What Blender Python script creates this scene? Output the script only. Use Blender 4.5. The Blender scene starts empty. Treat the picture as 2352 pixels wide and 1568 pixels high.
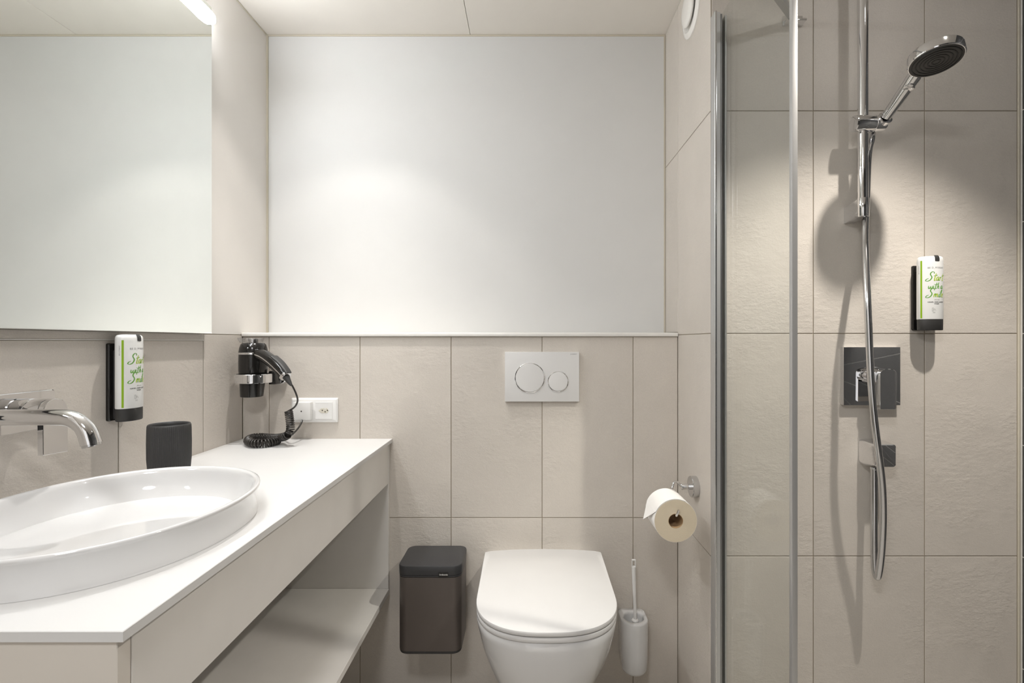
import bpy, bmesh, math, random
from mathutils import Vector, Matrix
random.seed(4)
C = bpy.context.scene.collection
PI = math.pi
H = 1.10            # camera height
F, CX, CY = 1160.0, 1213.0, 784.0
def P(x, y, Y):     # photo pixel at depth Y -> point in metres
    return Vector(((x-CX)/F*Y, Y, H+(CY-y)/F*Y))

# ---------------------------------------------------------------- camera, world, lights
sc = bpy.context.scene
cam = bpy.data.cameras.new('camera'); co = bpy.data.objects.new('camera', cam); C.objects.link(co)
co.location = (0, 0, H); co.rotation_euler = (PI/2, 0, 0)
cam.sensor_width = 36; cam.lens = F/2352*36; cam.shift_x = -(CX-1176)/2352; cam.clip_start = .02
sc.camera = co
sc.view_settings.view_transform = 'Standard'; sc.view_settings.look = 'None'
sc.view_settings.gamma = 1; sc.view_settings.use_curve_mapping = False
sc.view_settings.exposure = 0.05
w = bpy.data.worlds.new('world'); sc.world = w; w.use_nodes = True
w.node_tree.nodes['Background'].inputs[0].default_value = (1, .985, .97, 1)
w.node_tree.nodes['Background'].inputs[1].default_value = 1.0  # soft fill, enters only through the doorway added in the rear wall
WARM = (1.0, .965, .925); NEUT = (.985, .99, 1.0)
def spot(name, loc, power, deg, blend, col, rad=.018, aim=(0, 0, -1)):
    l = bpy.data.lights.new(name, 'SPOT'); l.energy = power; l.spot_size = math.radians(deg); l.spot_blend = blend
    l.color = col; l.shadow_soft_size = rad
    o = bpy.data.objects.new(name, l); C.objects.link(o); o.location = loc
    o.rotation_euler = Vector(aim).to_track_quat('-Z', 'Y').to_euler()
    return o
CEIL = 2.20
LIGHTS = [(-.57, 1.38), (.97, .83)]
FILL_LAMP = (-.25, -.30)
spot('beam_vanity', (-.57, 1.38, CEIL-.012), 8.5, 93, .34, WARM)
spot('core_vanity', (-.57, 1.38, CEIL-.012), 38, 74, 1.0, WARM)
spot('beam_shower', (.97, .83, CEIL-.012), 70, 93, .5, (1, .94, .86), aim=(-.12, -.03, -1))
spot('spill_shower', (.97, .83, CEIL-.012), 2.2, 172, .3, NEUT)
l = bpy.data.lights.new('fill_light', 'AREA'); l.shape = 'DISK'; l.size = .34; l.energy = 13.5; l.color = NEUT  # soft front fill added behind the camera
o = bpy.data.objects.new('fill_light', l); C.objects.link(o); o.location = (*FILL_LAMP, CEIL-.062)

# ---------------------------------------------------------------- materials
def mat(name, col, rough=.5, metal=0, spec=.5, coat=0, emit=0, bump=None, var=0, trans=0):
    m = bpy.data.materials.new(name); m.use_nodes = True
    nt = m.node_tree; b = nt.nodes['Principled BSDF']
    b.inputs['Base Color'].default_value = (*col, 1); b.inputs['Roughness'].default_value = rough
    b.inputs['Metallic'].default_value = metal; b.inputs['Specular IOR Level'].default_value = spec
    b.inputs['Coat Weight'].default_value = coat; b.inputs['Coat Roughness'].default_value = .05
    if trans: b.inputs['Transmission Weight'].default_value = trans
    if emit:
        b.inputs['Emission Color'].default_value = (*col, 1); b.inputs['Emission Strength'].default_value = emit
    geo = nt.nodes.new('ShaderNodeNewGeometry')
    n = nt.nodes.new('ShaderNodeTexNoise'); n.inputs['Scale'].default_value = 14; n.inputs['Detail'].default_value = 5
    nt.links.new(geo.outputs['Position'], n.inputs['Vector'])
    mr = nt.nodes.new('ShaderNodeMapRange'); mr.inputs[1].default_value = .3; mr.inputs[2].default_value = .7
    mr.inputs[3].default_value = 1-max(var, .008); mr.inputs[4].default_value = 1+max(var, .008)
    nt.links.new(n.outputs[0], mr.inputs[0])
    mx = nt.nodes.new('ShaderNodeVectorMath'); mx.operation = 'SCALE'; mx.inputs[0].default_value = col
    nt.links.new(mr.outputs[0], mx.inputs['Scale']); nt.links.new(mx.outputs[0], b.inputs['Base Color'])
    if bump:
        n2 = nt.nodes.new('ShaderNodeTexNoise'); n2.inputs['Scale'].default_value = bump[0]; n2.inputs['Detail'].default_value = 4
        nt.links.new(geo.outputs['Position'], n2.inputs['Vector'])
        bp = nt.nodes.new('ShaderNodeBump'); bp.inputs['Strength'].default_value = bump[1]; bp.inputs['Distance'].default_value = bump[2]
        nt.links.new(n2.outputs[0], bp.inputs['Height']); nt.links.new(bp.outputs[0], b.inputs['Normal'])
    return m

def tile_mat(name, col, rough=.62, relief=1.0):
    m = bpy.data.materials.new(name); m.use_nodes = True
    nt = m.node_tree; N = nt.nodes; L = nt.links; b = N['Principled BSDF']
    b.inputs['Roughness'].default_value = rough; b.inputs['Specular IOR Level'].default_value = .4
    geo = N.new('ShaderNodeNewGeometry'); oi = N.new('ShaderNodeObjectInfo')
    off = N.new('ShaderNodeVectorMath'); off.operation = 'MULTIPLY_ADD'
    cmb = N.new('ShaderNodeCombineXYZ')
    mul = N.new('ShaderNodeMath'); mul.operation = 'MULTIPLY'; mul.inputs[1].default_value = 37
    L.new(oi.outputs['Random'], mul.inputs[0])
    for k in range(3): L.new(mul.outputs[0], cmb.inputs[k])
    add = N.new('ShaderNodeVectorMath'); add.operation = 'ADD'
    L.new(geo.outputs['Position'], add.inputs[0]); L.new(cmb.outputs[0], add.inputs[1])
    def noise(scale, det, rgh=.55, stretch=None):
        n = N.new('ShaderNodeTexNoise'); n.inputs['Scale'].default_value = scale
        n.inputs['Detail'].default_value = det; n.inputs['Roughness'].default_value = rgh
        if stretch:
            mp = N.new('ShaderNodeMapping'); mp.inputs['Scale'].default_value = stretch
            L.new(add.outputs[0], mp.inputs[0]); L.new(mp.outputs[0], n.inputs['Vector'])
        else: L.new(add.outputs[0], n.inputs['Vector'])
        return n
    cl = noise(6, 6, .6); fine = noise(520, 3, .75)
    a = N.new('ShaderNodeMath'); a.operation = 'MULTIPLY_ADD'; a.inputs[1].default_value = .17; a.inputs[2].default_value = .915
    L.new(cl.outputs[0], a.inputs[0])
    a2 = N.new('ShaderNodeMath'); a2.operation = 'MULTIPLY_ADD'; a2.inputs[1].default_value = .30
    L.new(fine.outputs[0], a2.inputs[0]); 
    s = N.new('ShaderNodeMath'); s.operation = 'SUBTRACT'; s.inputs[1].default_value = .15
    L.new(a.outputs[0], s.inputs[0]); L.new(s.outputs[0], a2.inputs[2])
    tone = N.new('ShaderNodeMath'); tone.operation = 'MULTIPLY_ADD'; tone.inputs[1].default_value = .06; tone.inputs[2].default_value = .97
    L.new(oi.outputs['Random'], tone.inputs[0])
    t2 = N.new('ShaderNodeMath'); t2.operation = 'MULTIPLY'; L.new(a2.outputs[0], t2.inputs[0]); L.new(tone.outputs[0], t2.inputs[1])
    sc_ = N.new('ShaderNodeVectorMath'); sc_.operation = 'SCALE'; sc_.inputs[0].default_value = col
    L.new(t2.outputs[0], sc_.inputs['Scale']); L.new(sc_.outputs[0], b.inputs['Base Color'])
    r1 = noise(55, 5, .6, (1, 1, 1.7)); r2 = noise(300, 3, .6)
    msk = noise(7, 2); mk = N.new('ShaderNodeMapRange'); mk.inputs[1].default_value = .42; mk.inputs[2].default_value = .62
    mk.inputs[3].default_value = .15; mk.inputs[4].default_value = 1
    L.new(msk.outputs[0], mk.inputs[0])
    mm = N.new('ShaderNodeMath'); mm.operation = 'MULTIPLY'; L.new(r1.outputs[0], mm.inputs[0]); L.new(mk.outputs[0], mm.inputs[1])
    sm = N.new('ShaderNodeMath'); sm.operation = 'MULTIPLY_ADD'; sm.inputs[1].default_value = .22
    L.new(r2.outputs[0], sm.inputs[0]); L.new(mm.outputs[0], sm.inputs[2])
    bp = N.new('ShaderNodeBump'); bp.inputs['Strength'].default_value = .40*relief; bp.inputs['Distance'].default_value = .0045
    L.new(sm.outputs[0], bp.inputs['Height']); L.new(bp.outputs[0], b.inputs['Normal'])
    return m

def glass_mat(name, tint=(.96, .975, .965), f0=.05):
    m = bpy.data.materials.new(name); m.use_nodes = True
    nt = m.node_tree; N = nt.nodes; L = nt.links; N.remove(N['Principled BSDF'])
    tr = N.new('ShaderNodeBsdfTransparent'); tr.inputs[0].default_value = (*tint, 1)
    gl = N.new('ShaderNodeBsdfGlossy'); gl.inputs['Roughness'].default_value = .015
    lw = N.new('ShaderNodeLayerWeight'); lw.inputs[0].default_value = .5
    pw = N.new('ShaderNodeMath'); pw.operation = 'POWER'; pw.inputs[1].default_value = 4.5; L.new(lw.outputs['Facing'], pw.inputs[0])
    ma = N.new('ShaderNodeMath'); ma.operation = 'MULTIPLY_ADD'; ma.inputs[1].default_value = .35; ma.inputs[2].default_value = f0
    L.new(pw.outputs[0], ma.inputs[0]); mx = N.new('ShaderNodeMixShader')
    L.new(ma.outputs[0], mx.inputs[0]); L.new(tr.outputs[0], mx.inputs[1]); L.new(gl.outputs[0], mx.inputs[2])
    L.new(mx.outputs[0], N['Material Output'].inputs[0])
    return m

M = dict(
 tile=tile_mat('stone_tile', (.62, .572, .515)),
 darktile=tile_mat('dark_tile', (.07, .07, .07), .5),
 grout=mat('grout', (.37, .32, .25), .9),
 paint=mat('white_wall', (.71, .705, .69), .55, bump=(60, .05, .0005)),
 panel=mat('panel_white', (.78, .745, .70), .22),
 ceil=mat('ceiling_white', (.84, .80, .74), .55),
 trimw=mat('trim_white', (.85, .83, .79), .25),
 beige=mat('beige_trim', (.60, .55, .45), .5),
 counter=mat('solid_surface', (.70, .695, .685), .35),
 front=mat('matt_laminate', (.74, .715, .68), .42, bump=(900, .12, .0003), var=.02),
 shelf=mat('shelf_laminate', (.80, .775, .735), .45, bump=(900, .12, .0003), var=.02),
 endp=mat('gloss_laminate', (.68, .635, .575), .2),
 ceramic=mat('ceramic', (.72, .715, .71), .06, coat=.5),
 seat=mat('seat_plastic', (.70, .69, .68), .22),
 plastic=mat('white_plastic', (.84, .83, .81), .28),
 flush=mat('flush_plastic', (.70, .69, .68), .25),
 chrome=mat('chrome', (.80, .80, .81), .045, 1),
 chromed=mat('chrome_satin', (.66, .66, .67), .16, 1),
 alu=mat('aluminium', (.62, .62, .615), .42, .75),
 alud=mat('aluminium_dark', (.33, .33, .335), .35, 1),
 alul=mat('aluminium_light', (.50, .495, .485), .40, .5),
 black=mat('black_plastic', (.013, .012, .011), .12),
 blackm=mat('black_matt', (.035, .034, .033), .5),
 cord=mat('cord_rubber', (.03, .026, .023), .25),
 cup=mat('charcoal_ceramic', (.045, .044, .044), .45),
 binb=mat('bin_coat', (.12, .102, .092), .38, metal=.5, bump=(1500, .15, .0002)),
 binl=mat('bin_lid', (.034, .034, .036), .38),
 nozzle=mat('nozzle_rubber', (.05, .047, .044), .5),
 ring=mat('nozzle_ring', (.012, .012, .012), .45),
 bottle=mat('bottle_white', (.86, .86, .84), .25),
 green=mat('label_green', (.27, .46, .01), .4),
 green2=mat('script_green', (.13, .36, .045), .5),
 green3=mat('script_lime', (.42, .56, .05), .5),
 ink=mat('ink', (.03, .03, .03), .5),
 inkg=mat('ink_grey', (.25, .25, .25), .5),
 paper=mat('tissue', (.88, .86, .83), .9, bump=(500, .3, .0006)),
 papers=mat('tissue_edge', (.66, .57, .43), .95, bump=(700, .5, .001), var=.04),
 card=mat('cardboard', (.42, .28, .15), .85),
 mirror=mat('mirror_silver', (.90, .925, .90), .0, 1),
 lamp=mat('lamp_diffuser', (.94, .97, 1), .4, emit=84),
 dlens=mat('downlight_lens', (1, .98, .95), .4, emit=4),
 clear=glass_mat('clear_plastic', (.9, .9, .9), .12),
 glass=glass_mat('shower_glass', (.975, .985, .978), .02),
 floor=tile_mat('floor_tile', (.5, .47, .43), .6),
 door=mat('door_paint', (.7, .68, .65), .4),
 hole=mat('hole_dark', (.03, .025, .02), .6),
 socket=mat('socket_cream', (.70, .66, .56), .35),
)

# ---------------------------------------------------------------- helpers
ORG = {}
def thing(name, label=None, cat=None, loc=(0, 0, 0), rotz=0, group=None, local=False):
    o = bpy.data.objects.new(name, None); C.objects.link(o)
    o.location = loc; o.rotation_euler = (0, 0, rotz); o.empty_display_size = .05
    ORG[o.name] = Vector((0, 0, 0)) if local else Vector(loc)
    if label: o['label'] = label
    if cat: o['category'] = cat
    if group: o['group'] = group
    return o
def obj(name, bm, m, parent=None, smooth=False, label=None, kind=None, cat=None, group=None, angle=35):
    bmesh.ops.remove_doubles(bm, verts=bm.verts, dist=1e-6)
    bmesh.ops.recalc_face_normals(bm, faces=bm.faces)
    me = bpy.data.meshes.new(name); 
    org = ORG[parent.name] if parent else None
    if org is not None: bmesh.ops.translate(bm, verts=bm.verts, vec=-org)
    bm.to_mesh(me); bm.free(); me.materials.append(M[m] if isinstance(m, str) else m)
    o = bpy.data.objects.new(name, me); C.objects.link(o)
    if parent: o.parent = parent; ORG[o.name] = org
    else: ORG[o.name] = Vector((0, 0, 0))
    if smooth:
        me.shade_smooth()
        try: me.set_sharp_from_angle(angle=math.radians(angle))
        except Exception: pass
    if label: o['label'] = label
    if kind: o['kind'] = kind
    if cat: o['category'] = cat
    if group: o['group'] = group
    return o
def box(bm, x0, x1, y0, y1, z0, z1, bev=0, seg=2):
    v = [bm.verts.new((x, y, z)) for x in (x0, x1) for y in (y0, y1) for z in (z0, z1)]
    f = [(0, 1, 3, 2), (4, 6, 7, 5), (0, 4, 5, 1), (2, 3, 7, 6), (0, 2, 6, 4), (1, 5, 7, 3)]
    fs = [bm.faces.new([v[i] for i in q]) for q in f]
    if bev:
        es = list({e for fc in fs for e in fc.edges})
        bmesh.ops.bevel(bm, geom=es, offset=bev, segments=seg, affect='EDGES', profile=.6)
    return bm
def B(*a, **k): return box(bmesh.new(), *a, **k)
def loft(bm, rings, cap0=True, cap1=True, closed=False):
    R = [[bm.verts.new(p) for p in r] for r in rings]; n = len(R[0])
    rng = range(len(R)) if closed else range(len(R)-1)
    for i in rng:
        a, b = R[i], R[(i+1) % len(R)]
        for j in range(n): bm.faces.new((a[j], a[(j+1) % n], b[(j+1) % n], b[j]))
    if not closed:
        if cap0: bm.faces.new(R[0][::-1])
        if cap1: bm.faces.new(R[-1])
    return bm
def frame(d):
    d = Vector(d).normalized(); up = Vector((0, 0, 1)) if abs(d.z) < .95 else Vector((0, 1, 0))
    a = d.cross(up).normalized(); return a, d.cross(a).normalized()
def lathe(bm, p0, axis, prof, seg=48, cap=True, closed=False):
    """prof: list of (radius, distance along axis)"""
    p0 = Vector(p0); d = Vector(axis).normalized(); a, b = frame(d); rings = []
    for r, t in prof:
        r = max(r, 1e-5)
        rings.append([p0+d*t+(a*math.cos(2*PI*k/seg)+b*math.sin(2*PI*k/seg))*r for k in range(seg)])
    return loft(bm, rings, cap, cap, closed)
def cyl(bm, p0, p1, r, r1=None, seg=32, bev=0):
    p0, p1 = Vector(p0), Vector(p1); L = (p1-p0).length; r1 = r if r1 is None else r1
    pr = [(r, 0), (r1, L)] if not bev else [(r-bev, 0), (r-bev*.3, bev*.3), (r, bev), (r1, L-bev), (r1-bev*.3, L-bev*.3), (r1-bev, L)]
    return lathe(bm, p0, p1-p0, pr, seg)
def smooth_path(pts, n=8):
    pts = [Vector(p) for p in pts]; out = []
    q = [pts[0]*2-pts[1]]+pts+[pts[-1]*2-pts[-2]]
    for i in range(1, len(q)-2):
        p0, p1, p2, p3 = q[i-1:i+3]
        for k in range(n):
            t = k/n
            out.append(.5*((2*p1)+(p2-p0)*t+(2*p0-5*p1+4*p2-p3)*t*t+(3*p1-p0-3*p2+p3)*t**3))
    out.append(pts[-1]); return out
def tube(bm, pts, r, seg=12, rf=None):
    pts = [Vector(p) for p in pts]; rings = []; u = None
    for i, p in enumerate(pts):
        d = (pts[min(i+1, len(pts)-1)]-pts[max(i-1, 0)]).normalized()
        if u is None: u, _ = frame(d)
        u = (u-d*u.dot(d)).normalized(); v = d.cross(u); rr = rf(i/(len(pts)-1)) if rf else r
        rings.append([p+(u*math.cos(2*PI*k/seg)+v*math.sin(2*PI*k/seg))*rr for k in range(seg)])
    return loft(bm, rings)
def rrect(x0, x1, y0, y1, r, z, seg=6):
    out = []
    for cx, cy, a0 in ((x1-r, y1-r, 0), (x0+r, y1-r, 90), (x0+r, y0+r, 180), (x1-r, y0+r, 270)):
        for k in range(seg+1):
            a = math.radians(a0+90*k/seg); out.append(Vector((cx+r*math.cos(a), cy+r*math.sin(a), z)))
    return out
def inset_ring(ring, d):
    """shrink a closed ring (horizontal) towards its centre by d metres"""
    n = len(ring); out = []
    for i in range(n):
        t = (ring[(i+1) % n]-ring[i-1]); nrm = Vector((-t.y, t.x, 0)).normalized(); out.append(ring[i]+nrm*d)
    return out
def text_bm(s, size, shear=0, align='CENTER', space=1.0, bold=0):
    cu = bpy.data.curves.new('t', 'FONT'); cu.body = s; cu.size = size; cu.align_x = align; cu.align_y = 'CENTER'
    cu.shear = shear; cu.space_character = space; cu.offset = bold; cu.resolution_u = 3
    o = bpy.data.objects.new('t', cu); C.objects.link(o)
    dg = bpy.context.evaluated_depsgraph_get(); me = bpy.data.meshes.new_from_object(o.evaluated_get(dg))
    bm = bmesh.new(); bm.from_mesh(me)
    bpy.data.objects.remove(o); bpy.data.curves.remove(cu); bpy.data.meshes.remove(me)
    return bm

# ---------------------------------------------------------------- the room shell
XL, XR, YB, YU, YS, XSR = -.938, .492, 1.659, 1.8125, 1.3615, 1.327
T = .0018; G = .0012
Z0 = -.06; ROWS = [(Z0, .5215), (.5215, 1.1215), (1.1215, 1.7215), (1.7215, CEIL)]
def tile_y(parent, x0, x1, z0, z1, Y, m='tile'):        # tile facing -Y
    bm = B(x0+G, x1-G, Y, Y+T, z0+G, z1-G, bev=.0007, seg=1); obj('tile', bm, m, parent)
def tile_x(parent, y0, y1, z0, z1, X, sgn, m='tile'):   # tile facing sgn*X
    a, b = (X-T, X) if sgn > 0 else (X, X+T)
    bm = B(a, b, y0+G, y1-G, z0+G, z1-G, bev=.0007, seg=1); obj('tile', bm, m, parent)

fl = obj('floor', B(XL-.2, XSR+.2, -1.1, 1.95, -.18, Z0-.008), 'grout', kind='structure')
for i in range(8):
    for j in range(5):
        x0 = XL+.3*i; y0 = -1.0+.6*j
        x1 = min(x0+.3, XSR); y1 = min(y0+.6, YB)
        if x1-x0 < .02: continue
        if x0 > .48 and y0 > YS-.02: continue
        if x1 > .48: y1 = min(y1, YS)
        obj('tile', B(x0+G, x1-G, y0+G, y1-G, Z0-.008, Z0, bev=.0007, seg=1), 'floor', fl)
ce = obj('ceiling', B(XL-.2, XSR+.2, -1.1, 1.95, CEIL+.012, CEIL+.1), 'grout', kind='structure')
for a, b in ((XL-.01, -.2083), (-.2067, XSR+.01)):
    obj('panel', B(a, b, -1.0, YU+.005, CEIL, CEIL+.012, bev=.0008, seg=1), 'ceil', ce)

# back wall: tiled lower part standing proud of the white panel above it
bm = bmesh.new(); box(bm, XL-.1, XR+.1, YU+.01, 1.95, Z0, CEIL+.01); box(bm, XL, XR, YB+T, YU+.02, Z0, 1.1160)
wb = obj('wall_back', bm, 'grout', kind='structure')
jx = [XL, -.851, -.552, -.2530, .0460, .3450, XR]
for a, b in zip(jx, jx[1:]):
    for z0, z1 in ((Z0, .5215), (.5215, 1.1163)):
        tile_y(wb, a, b, z0, z1, YB)
obj('upper_panel', B(XL+.006, XR-.003, YU, YU+.01, 1.1295, CEIL-.002, bev=.001, seg=1), 'paint', wb)
obj('edge_trim', B(XL, XL+.006, YU-.004, YU+.008, 1.1295, CEIL-.001), 'beige', wb)
obj('edge_trim', B(XL+.006, XR, YU-.0025, YU+.001, CEIL-.006, CEIL-.0005), 'beige', wb)
obj('edge_trim', B(XR-.005, XR, YU-.003, YU+.008, 1.1295, CEIL-.006), 'beige', wb)
obj('trim_1', B(XL+.0005, XR-.0005, YB-.009, YU-.0005, 1.1163, 1.1290, bev=.0035, seg=3), 'trimw', smooth=True, kind='structure')

# left wall
wl = obj('wall_left', B(XL-.1, XL-T, -1.1, 1.85, Z0, CEIL+.01), 'grout', kind='structure')
jy = [-1.0, -.643, -.343, -.043, .257, .557, .857, 1.157, 1.459, YB]
for a, b in zip(jy, jy[1:]):
    last = b == YB
    for z0, z1 in ((Z0, .5215), (.5215, 1.1215 if last else 1.1030)):
        tile_x(wl, a, b, z0, z1, XL, 1)
    if not last and b > .3:
        obj('tile', B(XL-T, XL, a+.0002, b-.0002, 1.1045, 1.1215), 'tile', wl)
obj('edge_trim', B(XL-T, XL+.0012, .3, 1.459, 1.1028, 1.1046), 'trimw', wl)
obj('wall_panel', B(XL-T, XL, 1.3, YU+.002, 1.1225, CEIL-.001, bev=.001, seg=1), 'panel', wl)
obj('wall_panel', B(XL-T, XL, -1.0, 1.2985, 1.1225, CEIL-.001, bev=.001, seg=1), 'panel', wl)
obj('edge_trim', B(XL-.001, XL+.003, -.98, YU-.005, CEIL-.004, CEIL-.0005), 'beige', wl)

# pipe box on the right: its side closes the toilet niche, its front is the shower wall
wr = obj('wall_right', B(XR+T, XR+.05, YS+T, YU+.02, Z0, CEIL+.01), 'grout', kind='structure')
for z0, z1 in ROWS:
    tile_x(wr, YS+.0005, YB, z0, z1, XR, -1)
tile_x(wr, YB, YU-.004, 1.1300, 1.7215, XR, -1); tile_x(wr, YB, YU-.004, 1.7215, CEIL, XR, -1)
ws = obj('wall_shower', B(XR+.051, XSR+.1, YS+T, YU+.02, Z0, CEIL+.01), 'grout', kind='structure')
for a, b in zip([XR+T+.0005, .769, 1.069, XSR-.008], [.769, 1.069, XSR-.008]):
    for z0, z1 in ROWS: tile_y(ws, a, b, z0, z1, YS)
obj('corner_seal', B(XSR-.0075, XSR-.001, YS-.002, YS+T, Z0, CEIL-.001, bev=.001, seg=1), 'beige', ws)
we = obj('wall_shower_right', B(XSR+T, XSR+.1, -1.1, YS+.005, Z0, CEIL+.01), 'trimw', kind='structure')
yy = [YS-.004-.6*k for k in range(5)]
for k in range(8):
    z0 = .2215+.3*(k-1); z1 = min(z0+.3, CEIL); z0 = max(z0, Z0)
    for q in range(4):
        y1 = yy[q]; y0 = max(yy[q+1], -1.0)
        tile_x(we, y0, y1, z0, z1, XSR, -1, 'darktile')
obj('edge_trim', B(XSR+.0005, XSR+T+.001, YS-.0045, YS-.0005, Z0, CEIL-.001), 'trimw', we)
# wall behind the camera, with an unseen doorway added to let fill light in
DX0, DX1, DH = -.80, .02, 2.0
bm = bmesh.new(); box(bm, XL-.1, DX0, -1.12, -1.006, Z0, CEIL+.01); box(bm, DX1, XSR+.1, -1.12, -1.006, Z0, CEIL+.01); box(bm, DX0, DX1, -1.12, -1.006, DH, CEIL+.01)
wz = obj('wall_rear', bm, 'grout', kind='structure')
for k in range(8):
    x0 = max(XSR-.3*(k+1), XL); x1 = XSR-.3*k
    for z0, z1 in ROWS:
        a, b = x0, x1
        if z0 < DH-.1 and a < DX1 and b > DX0:
            if b > DX1+.02: a = DX1
            elif a < DX0-.02: b = DX0
            else:
                if z1 < DH: continue
                z0 = DH
        if b-a > .02: obj('tile', B(a+G, b-G, -1.006, -1.0, z0+G, z1-G), 'darktile' if a > .1 else 'tile', wz)
bm = bmesh.new(); box(bm, DX0, DX0+.03, -1.13, -.99, Z0+.001, DH); box(bm, DX1-.03, DX1, -1.13, -.99, Z0+.001, DH); box(bm, DX0, DX1, -1.13, -.99, DH-.03, DH)
obj('added_door_frame', bm, 'door', kind='structure')  # frame around the added light opening

# downlights
for i, (lx, ly) in enumerate(LIGHTS):
    t = thing('ceiling_downlight', ['round recessed ceiling downlight above the far end of the vanity', 'round recessed ceiling downlight above the shower'][i],
              'light', (lx, ly, CEIL), group='recessed ceiling downlights')
    obj('lamp_ring', lathe(bmesh.new(), (lx, ly, CEIL-.0002), (0, 0, -1), [(.045, 0), (.044, .003), (.034, .004), (.033, 0)], 40, closed=True), 'trimw', t, True)
    obj('lens', lathe(bmesh.new(), (lx, ly, CEIL-.0002), (0, 0, -1), [(.033, 0), (.033, .0012)], 40), 'dlens', t, True)

t = thing('added_fill_lamp', 'round white surface mounted ceiling lamp, unseen, added as front fill', 'light', (*FILL_LAMP, CEIL))  # unseen body for the added fill light
obj('housing', lathe(bmesh.new(), (*FILL_LAMP, CEIL-.0005), (0, 0, -1), [(.19, 0), (.19, .045), (.186, .05), (.001, .05)], 64), 'trimw', t, True)
obj('diffuser', lathe(bmesh.new(), (*FILL_LAMP, CEIL-.0508), (0, 0, -1), [(.180, 0), (.180, .006), (.001, .0075)], 64), 'dlens', t, True)

# ---------------------------------------------------------------- vanity unit
VX = -.446; CT = H-.319; VE = .556
BC = Vector((-.690, .842)); BA, BB = .204, .238     # basin centre, semi axes in X and Y
van = thing('vanity_unit', 'open shelved vanity carcass in pale matt laminate under the white worktop', 'cabinet', (XL+.245, 1.1, .16))
FB = H-.462; ST = H-.803
fx = VX-.009
obj('fascia', B(fx-.018, fx, VE+.0235, YB-.0175, FB, CT-.0125, bev=.0008, seg=1), 'front', van)
obj('end_panel', B(XL+.001, fx, VE+.003, VE+.0225, .16, CT-.0125, bev=.0008, seg=1), 'endp', van, label='glossy cream end panel')
obj('end_panel', B(XL+.001, fx+.0005, YB-.0165, YB-.0005, ST-.022, CT-.0125, bev=.0008, seg=1), 'front', van)
obj('shelf', B(XL+.001, fx+.003, VE+.0235, YB-.0175, ST-.018, ST, bev=.0008, seg=1), 'shelf', van)
obj('back_panel', B(XL+.001, XL+.012, VE+.024, YB-.018, ST+.001, CT-.03), 'shelf', van)
# worktop with an oval cut-out
bm = bmesh.new(); n = 96
angs = [2*PI*k/n for k in range(n)]
hx, hy = BA-.016, BB-.016
x0, x1, y0, y1 = XL+.0005, VX, VE, YB-.0005
def rect_pt(a):
    dx, dy = math.cos(a)*BA, math.sin(a)*BB; c = []
    if dx > 1e-9: c.append((x1-BC.x)/dx)
    if dx < -1e-9: c.append((x0-BC.x)/dx)
    if dy > 1e-9: c.append((y1-BC.y)/dy)
    if dy < -1e-9: c.append((y0-BC.y)/dy)
    t = min(c); return (BC.x+dx*t, BC.y+dy*t)
for cxr, cyr in ((x0, y0), (x0, y1), (x1, y0), (x1, y1)):
    angs.append(math.atan2((cyr-BC.y)/BB, (cxr-BC.x)/BA) % (2*PI))
angs = sorted(angs)
rc = [rect_pt(a) for a in angs]; el = [(BC.x+hx*math.cos(a), BC.y+hy*math.sin(a)) for a in angs]
zt, zb = CT, CT-.012; e = .0008
def scl(p, d): return (min(max(p[0], x0+d), x1-d), min(max(p[1], y0+d), y1-d))
loft(bm, [[(p[0], p[1], zt) for p in el], [(*scl(p, e), zt) for p in rc], [(p[0], p[1], zt-e) for p in rc], [(p[0], p[1], zb) for p in rc], [(p[0], p[1], zb) for p in el]], closed=True)
obj('worktop', bm, 'counter', label='long white solid worktop running along the left wall under the basin', cat='worktop')

# ---------------------------------------------------------------- washbasin
bz = CT+.054
def ell(a, b, z, n=96, p=2.12):
    out = []
    for k in range(n):
        t = 2*PI*k/n; c, s = math.cos(t), math.sin(t)
        out.append(Vector((BC.x+a*math.copysign(abs(c)**(2/p), c), BC.y+b*math.copysign(abs(s)**(2/p), s), z)))
    return out
ba = thing('washbasin', 'oval white ceramic countertop washbasin set on the worktop below the chrome tap', 'washbasin', (BC.x, BC.y, CT))
prof = [(-.004, CT+.0003), (-.0045, CT+.004), (-.006, CT+.012), (-.005, bz-.016), (-.0015, bz-.008), (0, bz-.004), (-.001, bz-.001), (-.004, bz), (-.008, bz-.001), (-.0105, bz-.004),
        (-.013, bz-.010)]+[(-.014-.186*(1-math.cos(t_*PI/2))**1.0, bz-.010-.108*math.sin(t_*PI/2)**1.15) for t_ in (.1,.2,.3,.4,.5,.6,.7,.8,.9,.97)]
obj('bowl', loft(bmesh.new(), [ell(BA+d, BB+d*1.02, z) for d, z in prof], True, True), 'ceramic', ba, True, angle=60)
obj('drain', lathe(bmesh.new(), (BC.x, BC.y, bz-.1175), (0, 0, 1), [(.030, 0), (.031, .003), (.026, .006), (.02, .004), (.001, .007)], 40), 'chrome', ba, True)

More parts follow.
